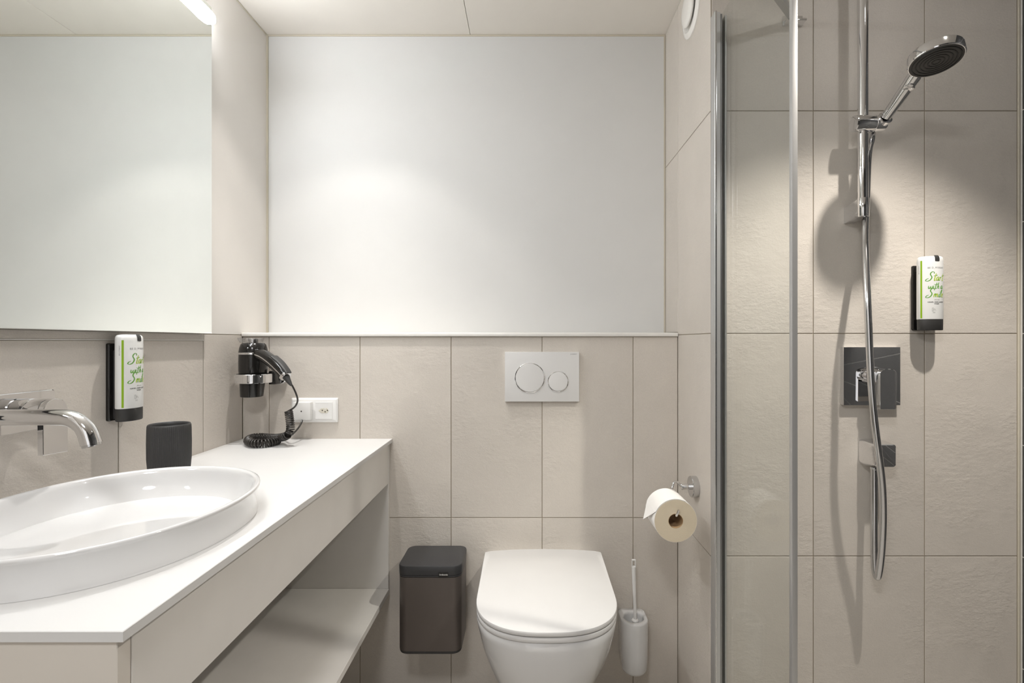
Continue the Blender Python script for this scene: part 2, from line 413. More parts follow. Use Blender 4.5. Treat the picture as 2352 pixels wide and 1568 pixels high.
# ---------------------------------------------------------------- mirror and its lamp
MX = XL+.024; MY = 1.459
mi = thing('wall_mirror', 'large frameless mirror on the left wall above the washbasin', 'mirror', (XL, 1.0, H+.0235))
obj('mirror_backing', B(XL+.0003, MX-.005, .56, MY-.002, H+.0255, 2.062), 'blackm', mi)
obj('mirror_glass', B(MX-.005, MX, .556, MY, H+.0235, 2.064), 'mirror', mi)
tl = thing('mirror_lamp', 'glowing white strip lamp fixed on the mirror near its top edge', 'light', (MX, 1.1, H+.911))
rings = []
for yv in (.62, .6215, .626, .64, 1.430, 1.448, 1.455, 1.4585):
    k = {.62: .35, .6215: .7, .626: .9, .64: 1, 1.430: 1, 1.448: .9, 1.455: .7, 1.4585: .35}[yv]
    r = []
    for q in range(20):
        a = -PI/2+PI*q/19; r.append(Vector((MX+.0008+.019*k*abs(math.cos(a))**.5, yv, H+.9245+.0135*(.5+.5*k)*math.copysign(abs(math.sin(a))**.5, math.sin(a)))))
    rings.append(r)
obj('diffuser', loft(bmesh.new(), rings), 'lamp', tl, True)
obj('lamp_base', B(MX+.0001, MX+.0012, .62, 1.458, H+.912, H+.937), 'trimw', tl)

# ---------------------------------------------------------------- basin tap
tp = thing('basin_tap', 'chrome wall mounted basin tap with curved spout over the oval basin', 'tap', (XL, .9, H-.14))
ring = rrect(.772, .992, H-.1665, H-.0935, .007, 0, 5)
r2 = lambda x, d: [Vector((x, p.x-(d if p.x > .885 else -d), p.y-(d if p.y > H-.13 else -d))) for p in ring]
obj('wall_plate', loft(bmesh.new(), [r2(XL+.0003, 0), r2(XL+.009, 0), r2(XL+.0102, .0012)]), 'chrome', tp, True)
sy, sz = .845, H-.127
sp = [(XL+.0105, sy, sz), (XL+.06, sy, sz), (-.86, sy, sz), (-.80, sy, sz+.0005)]
for k in range(1, 13):
    a = math.radians(k*6.2); sp.append((-.779+.047*math.sin(a), sy, sz-.047*(1-math.cos(a))))
sp.append((sp[-1][0]+.002, sy, sp[-1][2]-.006))
sp.append((sp[-1][0]+.001, sy, sp[-1][2]-.004))
so = obj('spout', tube(bmesh.new(), sp, .0135, 32, lambda t: .0135+.0012*max(0, t-.6)/.4), 'chrome', tp, True)
e1 = Vector(sp[-1]); dd = (Vector(sp[-1])-Vector(sp[-3])).normalized()
obj('aerator', lathe(bmesh.new(), e1, dd, [(.0135, -.001), (.0132, .004), (.011, .0042), (.0105, 0)], 32), 'chromed', so, True)
hy_, hz_ = .920, H-.1285
ha = obj('handle_body', lathe(bmesh.new(), (XL+.0105, hy_, hz_), (1, 0, 0), [(.023, 0), (.0245, .002), (.0245, .022), (.0215, .024), (.0215, .027), (.0240, .029), (.0245, .055), (.0240, .0565)], 48), 'chrome', tp, True)
rg = []
for xx, d in ((XL+.0673, .0006), (XL+.0679, 0), (XL+.0772, 0), (XL+.0778, .0006)):
    r = []
    for q in range(17):
        a = PI*q/16; r.append(Vector((xx, hy_+(.0245-d)*math.cos(a), hz_+(.0245-d)*math.sin(a))))
    r += [Vector((xx, hy_-.0240+d, hz_-.0740+d)), Vector((xx, hy_+.0240-d, hz_-.0765+d))]
    rg.append(r)
obj('lever', loft(bmesh.new(), rg), 'chrome', ha, True)

# ---------------------------------------------------------------- cup
cy_ = 1.150; cxx = (389-CX)/F*cy_
ch = .132
def cup_ring(r, z, rib=0, n=480):
    return [Vector((cxx+(r+rib*(.5+.5*math.cos(2*PI*68*k/n)))*math.cos(2*PI*k/n), cy_+(r+rib*(.5+.5*math.cos(2*PI*68*k/n)))*math.sin(2*PI*k/n)*.92, CT+z)) for k in range(n)]
pr = [(.030, .0003, 0), (.034, .004, .0), (.038, .014, .0010), (.0405, .03, .0012), (.0425, .055, .0012), (.0428, .09, .0012), (.0423, .120, .0012), (.0422, ch-.004, .0008), (.0420, ch-.001, 0), (.041, ch, 0), (.0395, ch-.001, 0), (.0385, ch-.006, 0), (.038, .05, 0), (.034, .012, 0), (.02, .008, 0)]
o = obj('tumbler', loft(bmesh.new(), [cup_ring(r, z, b) for r, z, b in pr]), 'cup', None, True, angle=50,
        label='charcoal ribbed tooth mug standing behind the basin by the left wall', cat='cup')

# ---------------------------------------------------------------- soap dispensers
SG = {
 'S': (1.5, [[(1.55, 2.0), (1.5, 2.45), (1.1, 2.6), (.7, 2.25), (.65, 1.75), (.95, 1.3), (1.05, .8), (.75, .2), (.2, -.15), (-.25, -.05), (-.2, .35), (.3, .65)]]),
 't': (.75, [[(.62, 2.1), (.45, 1.3), (.28, .35), (.3, -.05), (.6, .1)], [(.0, 1.35), (.5, 1.42), (1.05, 1.6)]]),
 'a': (.95, [[(.8, .95), (.45, 1.05), (.08, .6), (.08, .12), (.35, .05), (.72, .85)], [(.8, 1.0), (.68, .4), (.72, .02), (1.0, .2)]]),
 'r': (.75, [[(.2, 1.05), (.18, .5), (.1, -.05)], [(.15, .45), (.42, .95), (.72, .95)]]),
 'w': (1.3, [[(.05, 1.0), (.05, .3), (.2, .0), (.5, .35), (.65, .9)], [(.65, .9), (.62, .25), (.8, .0), (1.1, .4), (1.2, 1.0)]]),
 'i': (.5, [[(.25, 1.0), (.15, .4), (.2, .0), (.5, .2)], [(.34, 1.42), (.38, 1.52)]]),
 'h': (.95, [[(.62, 2.2), (.35, 1.2), (.08, -.05)], [(.15, .35), (.48, .95), (.68, .75), (.6, .1), (.9, .15)]]),
 'm': (1.35, [[(.2, 1.0), (.08, -.02)], [(.12, .4), (.48, .98), (.58, .7), (.5, .0)], [(.53, .4), (.92, .98), (1.05, .7), (.98, .1), (1.3, .2)]]),
 'l': (.5, [[(.05, .3), (.55, 1.8), (.5, 2.2), (.25, 1.4), (.15, .2), (.45, .1)]]),
 'e': (.8, [[(.1, .45), (.55, .7), (.5, 1.0), (.2, .9), (.08, .3), (.35, .0), (.75, .25)]]),
 ' ': (.45, [])}
DA, DB, DYC = .0318, .021, -.033
def on_bottle(u, z, off=.00025, a=DA, b=DB):
    # arc length u from the front centre of the elliptical section
    n = max(2, int(abs(u)/.0006)); th = 0; ds = u/n
    for _ in range(n):
        th += ds/math.hypot(a*math.cos(th), b*math.sin(th))
    nx, ny = math.sin(th)/a, -math.cos(th)/b; l = math.hypot(nx, ny)
    return Vector((a*math.sin(th)+nx/l*off, DYC-b*math.cos(th)+ny/l*off, z))
def script(words, u0, z0, xh, nib):
    bma, bmb = bmesh.new(), bmesh.new(); x = 0; tot = sum(SG[c][0] for c in words)
    x = -tot/2; cnt = 0
    for c in words:
        for st in SG[c][1]:
            pts = smooth_path([Vector((p[0], p[1], 0)) for p in st], 5); bm = bma if cnt % 2 == 0 else bmb; prev = None
            for i, p in enumerate(pts):
                t = i/(len(pts)-1); d = pts[min(i+1, len(pts)-1)]-pts[max(i-1, 0)]
                ang = math.atan2(d.y, d.x); wd = nib*(.45+.9*abs(math.sin(ang+.25)))*(1-.4*abs(2*t-1)**3)
                nrm = Vector((-math.sin(ang), math.cos(ang), 0))
                pr_ = []
                for k in (-1, 1):
                    q = p+nrm*wd*k*.5; px = (x+q.x+q.y*.10)*xh*1.04; pr_.append(bm.verts.new(on_bottle(u0+px, z0+q.y*xh, .0003+.00003*(cnt % 2))))
                if prev: bm.faces.new((prev[0], prev[1], pr_[1], pr_[0]))
                prev = pr_
            cnt += 1
        x += SG[c][0]
    return bma, bmb
def wrap_text(s, size, u0, z0, rot=False, **k):
    bm = text_bm(s, size, **k)
    for v in bm.verts:
        u, zz = v.co.x, v.co.y
        if rot: u, zz = -zz, u
        v.co = on_bottle(u0+u, z0+zz)
    return bm
def dispenser(label):
    t = thing('soap_dispenser', label, 'dispenser', group='wall soap dispensers', local=True)
    bm = bmesh.new(); rr = rrect(-.0245, .0245, 0, .174, .004, 0, 4)
    loft(bm, [[Vector((p.x, -.0003, p.y)) for p in rr], [Vector((p.x, -.005, p.y)) for p in rr], [Vector((p.x*.93, -.0075, (p.y-.087)*.985+.087)) for p in rr]])
    ho = obj('wall_holder', bm, 'black', t, True)
    obj('bracket', B(-.015, .015, -.0135, -.0076, .004, .158, bev=.0015), 'blackm', ho, True)
    def er(k, z, n=64): return [Vector((DA*k*math.sin(2*PI*i/n), DYC-DB*(1-(1-k)*1.3)*math.cos(2*PI*i/n), z)) for i in range(n)]
    obj('base_cap', loft(bmesh.new(), [er(.93, .0), er(.965, .0015), er(.975, .027), er(.97, .0282)]), 'blackm', t, True)
    bo = obj('bottle', loft(bmesh.new(), [er(.985, .0285), er(1.0, .0300), er(1.0, .180), er(.985, .1855), er(.94, .190), er(.84, .1925), er(.55, .1938), er(.1, .194)]), 'bottle', t, True)
    def patch(u0_, u1_, z0_, z1_, off, m, name, nu=8, rnd=0):
        bm = bmesh.new(); g = [[bm.verts.new(on_bottle(u0_+(u1_-u0_)*i/nu, z0_+(z1_-z0_)*j/4, off)) for j in range(5)] for i in range(nu+1)]
        for i in range(nu):
            for j in range(4): bm.faces.new((g[i][j], g[i+1][j], g[i+1][j+1], g[i][j+1]))
        obj(name, bm, m, bo)
    patch(-.0352, -.0312, .031, .181, .0002, 'green', 'label_stripe')
    bm = bmesh.new(); g = []
    for i in range(9):
        u = -.0035+.0120*i/8
        g.append([bm.verts.new(on_bottle(u, .1785+.001*(abs(i-4)/4)**2, .0006)), bm.verts.new(on_bottle(u, .186, .0004)), bm.verts.new(on_bottle(u, .1905, -.0006)), bm.verts.new(on_bottle(u, .1945, -.004))])
    for i in range(8):
        for j in range(3): bm.faces.new((g[i][j], g[i+1][j], g[i+1][j+1], g[i][j+1]))
    obj('dosing_tab', bm, 'blackm', bo, True)
    obj('print', wrap_text('BE D_FF3RENT', .0060, .001, .1615, space=1.1), 'inkg', bo)
    for wds, z0_, xh in (('Start', .1285, .0088), ('with a', .1075, .0078), ('Smile', .0855, .0088)):
        a_, b_ = script(wds, .0, z0_, xh*(1 if wds != 'with a' else .95), .21)
        obj('script', a_, 'green2', bo); obj('script', b_, 'green3' if wds != 'with a' else 'green2', bo)
    obj('print', wrap_text('all-in-one', .0036, .002, .0785), 'ink', bo)
    obj('print', wrap_text('HAND, HAIR & BODY', .0044, .001, .0725, bold=.00008), 'ink', bo)
    obj('print', wrap_text('WASH', .0044, .001, .0680, bold=.00008), 'ink', bo)
    # pressing hand pictogram
    bm = bmesh.new()
    def seg(pp, wdt=.00035):
        for a_, b_ in zip(pp, pp[1:]):
            d = (Vector(b_)-Vector(a_)).normalized(); n_ = Vector((-d.y, d.x))*wdt/2
            bm.faces.new([bm.verts.new(on_bottle(*(Vector(q)+n_*k))) for q, k in ((a_, 1), (b_, 1), (b_, -1), (a_, -1))])
    seg([(-.0100, .0490), (-.0100, .0575), (-.0072, .0575), (-.0072, .0490), (-.0100, .0490)])
    seg([(-.0075, .0535), (-.0045, .0535)]); seg([(-.0058, .0550), (-.0038, .0550), (-.0020, .0525), (-.0012, .0500)]); seg([(-.0062, .0520), (-.0042, .0505)])
    seg([(-.0085, .0462), (-.0025, .0462)]); seg([(-.0085, .0445), (-.0030, .0445)])
    obj('print', bm, 'ink', bo)
    obj('print', wrap_text('BE D_FF3RENT', .0034, -.0388, .158, rot=True, align='CENTER'), 'inkg', bo)
    return t
d1 = dispenser('white and green soap dispenser on the shower wall, right of the hose')
d1.location = (1.057, YS, H+.0295)
d2 = dispenser('white and green soap dispenser on the left wall, above the dark tumbler')
d2.location = (XL, 1.146, H-.178); d2.rotation_euler = (0, 0, PI/2)

# ---------------------------------------------------------------- hair dryer, its holder, socket
dY = 1.590; dX = (582-CX)/F*dY
def Z(y, Y): return H+(CY-y)/F*Y
hold = thing('dryer_holder', 'chrome ring holder on the back wall carrying the hair dryer', 'holder', (dX, YB, Z(866, dY)))
zr0, zr1 = Z(878, dY), Z(858, dY)
obj('ring_band', lathe(bmesh.new(), (dX+.003, dY, zr0), (0, 0, 1), [(.0535, 0), (.0545, .001), (.0545, zr1-zr0-.001), (.0535, zr1-zr0), (.050, zr1-zr0), (.050, 0)], 64, closed=True), 'chrome', hold, True)
obj('ring_liner', lathe(bmesh.new(), (dX+.003, dY, zr0+.001), (0, 0, 1), [(.0499, 0), (.0499, zr1-zr0-.001), (.0475, zr1-zr0-.001), (.0475, 0)], 64, closed=True), 'blackm', hold, True)
obj('mount', B(dX+.040, dX+.062, YB-.055, YB-.0122, zr0-.008, zr1+.008, bev=.004), 'black', hold, True)
obj('wall_disc', lathe(bmesh.new(), (dX+.051, YB-.0002, (zr0+zr1)/2), (0, -1, 0), [(.026, 0), (.026, .008), (.023, .012)], 48), 'chrome', hold, True)
hd = thing('hair_dryer', 'black hair dryer hanging nozzle down in the chrome ring with a coiled cord', 'hair dryer', (dX, dY, Z(911, dY)))
zA = lambda y: Z(y, dY)
tiltx = lambda z: dX-.004+(zA(790)-z)*-.008
def bring(r, y, dx=0, ov=1.0):
    z = zA(y); return [Vector((dX+dx+r*math.cos(2*PI*k/64), dY+r*ov*math.sin(2*PI*k/64), z)) for k in range(64)]
body = [(.018, 789, .0), (.033, 789.5, .0), (.0365, 793, .0), (.040, 800, 0), (.0425, 812, 0), (.0435, 812.2, 0)]
body_o = obj('motor_housing', loft(bmesh.new(), [bring(r, y, dx) for r, y, dx in [(.018, 787, 0), (.031, 787.5, 0), (.036, 791, 0), (.0395, 799, 0), (.0418, 809, 0)]]), 'black', hd, True)
obj('chrome_band', loft(bmesh.new(), [bring(.0417, 809.1), bring(.0424, 809.6), bring(.0424, 813), bring(.0417, 813.5)]), 'chrome', hd, True)
obj('barrel', loft(bmesh.new(), [bring(r, y, dx) for r, y, dx in [(.0415, 813.6, 0), (.042, 830, 0), (.0410, 850, -.001), (.0385, 862, -.002), (.036, 880, -.003), (.0325, 909.5, -.005), (.0305, 910.5, -.005), (.029, 909, -.005), (.029, 895, -.004)]]), 'black', hd, True)
obj('air_intake', lathe(bmesh.new(), (dX+.002, dY, zA(787)+.0002), (0, 0, 1), [(.024, 0), (.024, .012), (.021, .0135)], 48), 'chrome', hd, True)
obj('intake_guard', loft(bmesh.new(), [bring(.033, 786.5, -.006), bring(.036, 780, -.008), bring(.0375, 776, -.008), bring(.0362, 776, -.008), bring(.0347, 780, -.008), bring(.0317, 786.5, -.006)], closed=True), 'clear', hd, True)
# handle: stadium section swept from the housing down to the right and forwards
hp = [P(588, 812, 1.575), P(606, 817, 1.552), P(626, 831, 1.530), P(643, 848, 1.515), P(655, 862, 1.508)]
hs = smooth_path(hp, 6)
def sweep(path, wfun, hfun, seg=24, shift=0, pw=.7, lo=-1, hi=1):
    rings = []
    for i, p in enumerate(path):
        d = (path[min(i+1, len(path)-1)]-path[max(i-1, 0)]).normalized()
        side = d.cross(Vector((0, 0, 1))).normalized(); up = side.cross(d).normalized(); t = i/(len(path)-1)
        r = []
        for k in range(seg):
            a = 2*PI*k/seg; c, s = math.cos(a), math.sin(a)
            c = math.copysign(abs(c)**pw, c); s = math.copysign(abs(s)**pw, s); s = min(max(s, lo), hi)
            r.append(p+side*c*wfun(t)+up*(s*hfun(t)+shift))
        rings.append(r)
    return loft(bmesh.new(), rings)
hn = obj('handle', sweep(hs, lambda t: .0165-.002*t, lambda t: .0185-.003*t), 'black', hd, True)
obj('chrome_strip', sweep(hs[3:], lambda t: .0178-.002*t, lambda t: .0175-.0035*t, lo=-.12, hi=.07), 'chrome', hn, True)
p0 = hs[-1]; dirh = (hs[-1]-hs[-4]).normalized()
sidew = dirh.cross(Vector((0, 0, 1))).normalized(); uph = sidew.cross(dirh).normalized()
sw = smooth_path([hs[-14]+uph*.0165, hs[-9]+uph*.0175, hs[-3]+uph*.0155, hs[-1]+uph*.0135+dirh*.004], 3)
obj('switch_cap', sweep(sw, lambda t: .0125-.001*t, lambda t: .0050), 'blackm', hn, True)
obj('end_collar', sweep([p0-dirh*.002, p0, p0+dirh*.005, p0+dirh*.0065], lambda t: .0162-.002*t, lambda t: .0162-.002*t), 'chrome', hn, True)
bt = p0+dirh*.0065-uph*.001; bend = P(664, 870, 1.500)
be = bt+dirh*.026+Vector((.0, 0, -.006))
obj('cord_boot', tube(bmesh.new(), [bt, bt.lerp(be, .3), bt.lerp(be, .7), be], .01, 20, lambda t: .0105-.007*t), 'blackm', hn, True)
cp = [be-(be-bt)*.1, P(671, 885, 1.508), P(680, 904, 1.515), P(683.5, 920, 1.520), P(677, 934, 1.525), P(662, 944, 1.535), P(655, 947, 1.54)]
obj('cord', tube(bmesh.new(), smooth_path(cp, 8), .0026, 10), 'cord', hd, True)
cz = CT+.0138
def on_ct(x, y, dz=0):   # point resting at coil centre height on the worktop
    s = (y-CY)/(H-cz-dz); return Vector(((x-CX)/s, F/s, cz+dz))
cc = [P(663, 944, 1.535), P(665, 958, 1.535), P(667, 975, 1.535), P(666, 991, 1.53), P(657, 1001, 1.53), on_ct(640, 1005, .004), on_ct(617, 1005), on_ct(595, 1003.5), on_ct(578, 1006), on_ct(570, 1012), on_ct(580, 1017.5), on_ct(600, 1018), on_ct(622, 1015), on_ct(638, 1010.5)]
# keep the coil in front of the back wall
for p in cc: p.y = min(p.y, YB-.018)
path = smooth_path(cc, 12)
Ls = [0]
for a_, b_ in zip(path, path[1:]): Ls.append(Ls[-1]+(b_-a_).length)
def at_len(s):
    for i in range(len(Ls)-1):
        if Ls[i+1] >= s: 
            t = (s-Ls[i])/max(1e-9, Ls[i+1]-Ls[i]); return path[i].lerp(path[i+1], t), (path[i+1]-path[i]).normalized()
    return path[-1], (path[-1]-path[-2]).normalized()
turns = 64; per = 14; hel = []; u = None
for k in range(turns*per+1):
    s = Ls[-1]*(k/(turns*per))**1.12; p, d = at_len(s)
    if u is None: u, _ = frame(d)
    u = (u-d*u.dot(d)).normalized(); v = d.cross(u); a = 2*PI*k/per
    R_ = .0104+.0008*min(1, s/(Ls[-1]*.5))
    hel.append(p+(u*math.cos(a)+v*math.sin(a))*R_)
obj('coiled_cord', tube(bmesh.new(), hel, .0023, 8), 'cord', hd, True, angle=80)
tail = [cc[-1]+Vector((-.008, 0, -.008)), on_ct(650, 1008, -.009), P(668, 1000, 1.575), P(684, 984, 1.600), P(692, 971, 1.620), P(694, 964.5, 1.628)]
obj('cord', tube(bmesh.new(), smooth_path(tail, 8), .0028, 10), 'cord', hd, True)

so_ = thing('power_socket', 'white double wall socket on the back wall above the worktop corner', 'socket', (-.703, YB, H-.225))
X = lambda px, Y: (px-CX)/F*Y
Yf = YB-.009
fx0, fx1, fz0, fz1 = X(668, Yf), X(775, Yf), Z(970, Yf), Z(914, Yf)
rr = rrect(fx0, fx1, fz0, fz1, .003, 0, 4); mxx, mzz = (fx0+fx1)/2, (fz0+fz1)/2
sh = lambda y, d: [Vector((p.x-math.copysign(d, p.x-mxx), y, p.y-math.copysign(d, p.y-mzz))) for p in rr]
obj('frame', loft(bmesh.new(), [sh(YB-.0002, 0), sh(YB-.004, 0), sh(YB-.008, .004), sh(YB-.009, .006)]), 'plastic', so_, True)
bx0, bx1, bz0, bz1 = X(674, 1.635), X(714, 1.635), Z(964, 1.635), Z(923.5, 1.635)
cb = obj('cord_outlet', B(bx0, bx1, YB-.030, YB-.0092, bz0, bz1, bev=.0015), 'plastic', so_, True)
obj('screw', lathe(bmesh.new(), ((bx0+bx1)/2, YB-.0301, (bz0+bz1)/2), (0, -1, 0), [(.0022, 0), (.0022, .0006)], 16), 'hole', cb)
ix0, ix1, iz0, iz1 = X(725, Yf), X(764, Yf), Z(962, Yf), Z(923, Yf)
ins = obj('socket_insert', B(ix0, ix1, YB-.0115, YB-.0092, iz0, iz1, bev=.0006, seg=1), 'plastic', so_)
icx, icz = (ix0+ix1)/2, (iz0+iz1)/2
hexa = [(-.0175, 0), (-.009, .0075), (.006, .0085), (.0115, .0075), (.0165, 0), (.0115, -.0075), (.006, -.0085), (-.009, -.0075)]
bm = loft(bmesh.new(), [[Vector((icx+a, YB-.0117, icz+b)) for a, b in hexa], [Vector((icx+a*.98, YB-.0122, icz+b*.98)) for a, b in hexa]])
sk = obj('socket_face', bm, 'socket', ins)
for a, b in ((-.0045, .001), (.0045, -.0035), (.0135*.9, .001), (.0045, .0055)):
    obj('pin_hole', lathe(bmesh.new(), (icx+a, YB-.0122, icz+b), (0, -1, 0), [(.0019, 0), (.0019, .0003)], 14), 'hole' if b < .005 else 'plastic', ins)

# ---------------------------------------------------------------- flush plate
fp = thing('flush_plate', 'white dual button flush plate on the tiled wall above the toilet', 'flush plate', (.046, YB, H-.115))
Yf = YB-.012
a0, a1, c0, c1 = X(1159.5, Yf), X(1330.5, Yf), Z(922, Yf), Z(808, Yf)
pl = obj('plate', B(a0, a1, YB-.012, YB-.0002, c0, c1, bev=.0012), 'flush', fp, True)
for px, py, r in ((1217, 867.5, .0465), (1282, 876, .0315)):
    c_ = (X(px, Yf), YB-.0121, Z(py, Yf))
    obj('button', lathe(bmesh.new(), c_, (0, -1, 0), [(r, 0), (r, .001), (r*.97, .0022), (r*.6, .0030), (.001, .0033)], 64), 'flush', fp, True)
    obj('button_ring', lathe(bmesh.new(), c_, (0, -1, 0), [(r+.0003, 0), (r+.0003, .0017), (r+.0014, .0023), (r+.0025, .0017), (r+.0025, 0)], 64, closed=True), 'chrome', fp, True)
def flat_text(s, size, loc, m, parent, name='lettering', **k):
    bm = text_bm(s, size, **k)
    for v in bm.verts: v.co = Vector((loc[0]+v.co.x, loc[1], loc[2]+v.co.y))
    return obj(name, bm, m, parent)
flat_text('GEBERIT', .0042, (X(1319, Yf), YB-.01215, Z(813, Yf)), 'inkg', fp, space=1.15, bold=.00006)
sqx = X(1311, Yf); obj('emblem', B(sqx-.0009, sqx+.0009, YB-.0123, YB-.0121, Z(813, Yf)-.0014, Z(813, Yf)+.0006), 'inkg', fp)

# ---------------------------------------------------------------- toilet
ZL = H-.65
tc = .0462
outline = [(tc-.1795, 1.560), (tc-.179, 1.48), (tc-.178, 1.39), (tc-.1776, 1.33)]
for k in range(0, 37):
    a = PI*k/36; c_, s_ = -math.cos(a), math.sin(a)
    outline.append((tc+.1775*math.copysign(abs(c_)**.8, c_), 1.30-.1715*abs(s_)**.8))
outline += [(2*tc-a, b) for a, b in outline[3::-1]]
back = [(tc+.16-.02*0, 1.571), (tc+.09, 1.582), (tc, 1.586), (tc-.09, 1.582), (tc-.16, 1.571)]
def sm_out(n=1):
    mid = smooth_path([Vector((a, b, 0)) for a, b in outline], n)
    bk = [Vector((a, b, 0)) for a, b in back]
    return mid+bk
LO = sm_out()       # counter-clockwise from back left via the front
def lid_rings(z0, z1, d0, r=.003):
    base = inset_ring(LO, d0)
    mk = lambda d, z: [Vector((p.x, p.y, z)) for p in inset_ring(base, d)]
    return [mk(r, z0), mk(r*.3, z0+r*.3), mk(0, z0+r), mk(0, z1-r), mk(r*.3, z1-r*.3), mk(r, z1)]
to = thing('toilet', 'white wall hung toilet with closed lid below the flush plate', 'toilet', (tc, YB, .10))
area = sum(LO[i].x*LO[(i+1) % len(LO)].y-LO[(i+1) % len(LO)].x*LO[i].y for i in range(len(LO)))
if area < 0: LO = LO[::-1]
obj('lid', loft(bmesh.new(), lid_rings(ZL-.0115, ZL, 0, .003)), 'seat', to, True)
obj('seat', loft(bmesh.new(), lid_rings(ZL-.0255, ZL-.0135, .0005, .003)), 'seat', to, True)
obj('hinge', B(tc-.10, tc+.10, 1.552, 1.580, ZL-.025, ZL-.013, bev=.004), 'seat', to, True)
# bowl: sections shrink and draw back towards the wall
N_ = 72; rings = []
for z, hw, yf, pw in ((ZL-.0260, .1740, 1.135, 2.5), (ZL-.031, .1765, 1.1310, 2.5), (ZL-.050, .1750, 1.132, 2.5), (ZL-.10, .1685, 1.141, 2.5), (ZL-.15, .1590, 1.158, 2.4), (ZL-.20, .1465, 1.182, 2.3), (ZL-.25, .133, 1.22, 2.3), (ZL-.30, .118, 1.28, 2.4), (ZL-.335, .10, 1.35, 2.5), (ZL-.345, .08, 1.42, 2.6)):
    yb = 1.583 if z > ZL-.045 else YB-.0005; yc = 1.30+.16*min(1, max(0, (ZL-.03-z)/.30)); r = []
    for k in range(N_//2+1):
        a = PI*k/(N_//2); c, s = math.cos(a), math.sin(a)
        r.append(Vector((tc+hw*math.copysign(abs(c)**(2/pw), c), yc-(yc-yf)*abs(s)**(2/pw), z)))
    r += [Vector((tc-hw, yb, z)), Vector((tc+hw, yb, z))]
    rings.append(r)
obj('bowl', loft(bmesh.new(), rings), 'ceramic', to, True, angle=50)

# ---------------------------------------------------------------- bin
Yb0, Yb1 = 1.489, 1.642
bnx0, bnx1 = -.386, -.197
bt_ = H-.662; bb = H-.926
bi = thing('waste_bin', 'dark brown-grey waste bin with black lid hanging on the wall left of the toilet', 'bin', ((bnx0+bnx1)/2, Yb1, bb))
R4 = lambda z, d, r=.026: rrect(bnx0+d, bnx1-d, Yb0+d, Yb1-d, r-d*.5, z, 8)
obj('bin_body', loft(bmesh.new(), [R4(bb+.012, .0012), R4(bt_-.035, .0012), R4(bt_-.034, .003)]), 'binb', bi, True)
obj('bottom_rim', loft(bmesh.new(), [R4(bb, .012), R4(bb+.001, .007), R4(bb+.004, .003), R4(bb+.0085, .0018), R4(bb+.0117, .0016)]), 'blackm', bi, True)
lo = obj('lid', loft(bmesh.new(), [R4(bt_-.034, .002), R4(bt_-.033, .001), R4(bt_-.029, .0008), R4(bt_-.0285, .002), R4(bt_-.0275, .0005), R4(bt_-.016, 0), R4(bt_-.004, 0), R4(bt_-.001, .0015), R4(bt_, .005)]), 'binl', bi, True)
obj('wall_bracket', B(bnx0+.03, bnx1-.03, Yb1+.0002, YB-.0005, bb+.06, bt_-.05), 'blackm', bi)
tgx0, tgx1 = X(1007, 1.489), X(1029.5, 1.489)
tg = obj('name_tag', B(tgx0, tgx1, Yb0-.0012, Yb0+.0005, Z(1324, 1.489), Z(1313.5, 1.489), bev=.0004, seg=1), 'black', bi)
flat_text('brabantia', .0066, ((tgx0+tgx1)/2+.001, Yb0-.0014, Z(1319, 1.489)), 'plastic', tg, bold=.00006)

# ---------------------------------------------------------------- toilet brush
bx = .336; bzt = H-.876; bzb = H-1.040; 
br = thing('brush_holder', 'white ceramic toilet brush holder on the wall right of the toilet', 'brush holder', (bx, YB, bzb))
def bh(z, w, yf, d=0, n=20):
    w -= d; yf += d; r = []; yc = yf+w*.98
    for k in range(n+1):
        a = PI*k/n; r.append(Vector((bx+w*math.cos(a), yc-(yc-yf)*math.sin(a), z)))
    c = .014
    r += [Vector((bx-w, YB-.0005-c-d, z)), Vector((bx-w+c*.3, YB-.0005-c*.3-d, z)), Vector((bx-w+c, YB-.0005-d, z)), Vector((bx+w-c, YB-.0005-d, z)), Vector((bx+w-c*.3, YB-.0005-c*.3-d, z)), Vector((bx+w, YB-.0005-c-d, z))]
    return r
def hole(z, rx, ry):
    r = []; n = 20; cyh = YB-.0505
    # same vertex count and order as bh
    for k in range(n+1):
        a = PI*k/n; r.append(Vector((bx+rx*math.cos(a), cyh-ry*math.sin(a), z)))
    for a in (200, 222, 250, 290, 318, 340):
        r.append(Vector((bx+rx*math.cos(math.radians(a)), cyh-ry*math.sin(math.radians(a)), z)))
    return r
yf = YB-.101
rg = [bh(bzb, .030, yf+.010, .0), bh(bzb+.004, .036, yf+.005), bh(bzb+.012, .0395, yf+.002), bh(bzb+.05, .0415, yf+.0005), bh(bzt-.02, .0430, yf), bh(bzt-.005, .0428, yf+.0), bh(bzt-.001, .0422, yf+.0012), bh(bzt, .0400, yf+.004),
      hole(bzt, .0345, .0345), hole(bzt-.002, .0325, .0325), hole(bzt-.008, .0315, .0315), hole(bzb+.02, .029, .029), hole(bzb+.012, .015, .015)]
obj('holder_body', loft(bmesh.new(), rg), 'ceramic', br, True, angle=60)
tb = thing('toilet_brush', 'white plastic toilet brush standing in the ceramic holder', 'brush', (bx, YB-.05, bzb+.03))
yv = 1.607
q0, q1 = P(1459, 1424, yv), P(1455.5, 1300, yv)
obj('handle', tube(bmesh.new(), [q0, q0.lerp(q1, .08), q0.lerp(q1, .4), q0.lerp(q1, .75), q1], .006, 20, lambda t: .0058-.001*math.sin(PI*min(1, t*1.3))+.0006*t), 'plastic', tb, True)
obj('collar', lathe(bmesh.new(), q0-Vector((0, 0, .004)), (0, 0, 1), [(.006, 0), (.0105, .001), (.0115, .004), (.009, .008), (.006, .009)], 32), 'plastic', tb, True)
lp0, lp1 = P(1455.5, 1301, yv), P(1455.5, 1285, yv)
hh = lp1.z-lp0.z
bm = bmesh.new()
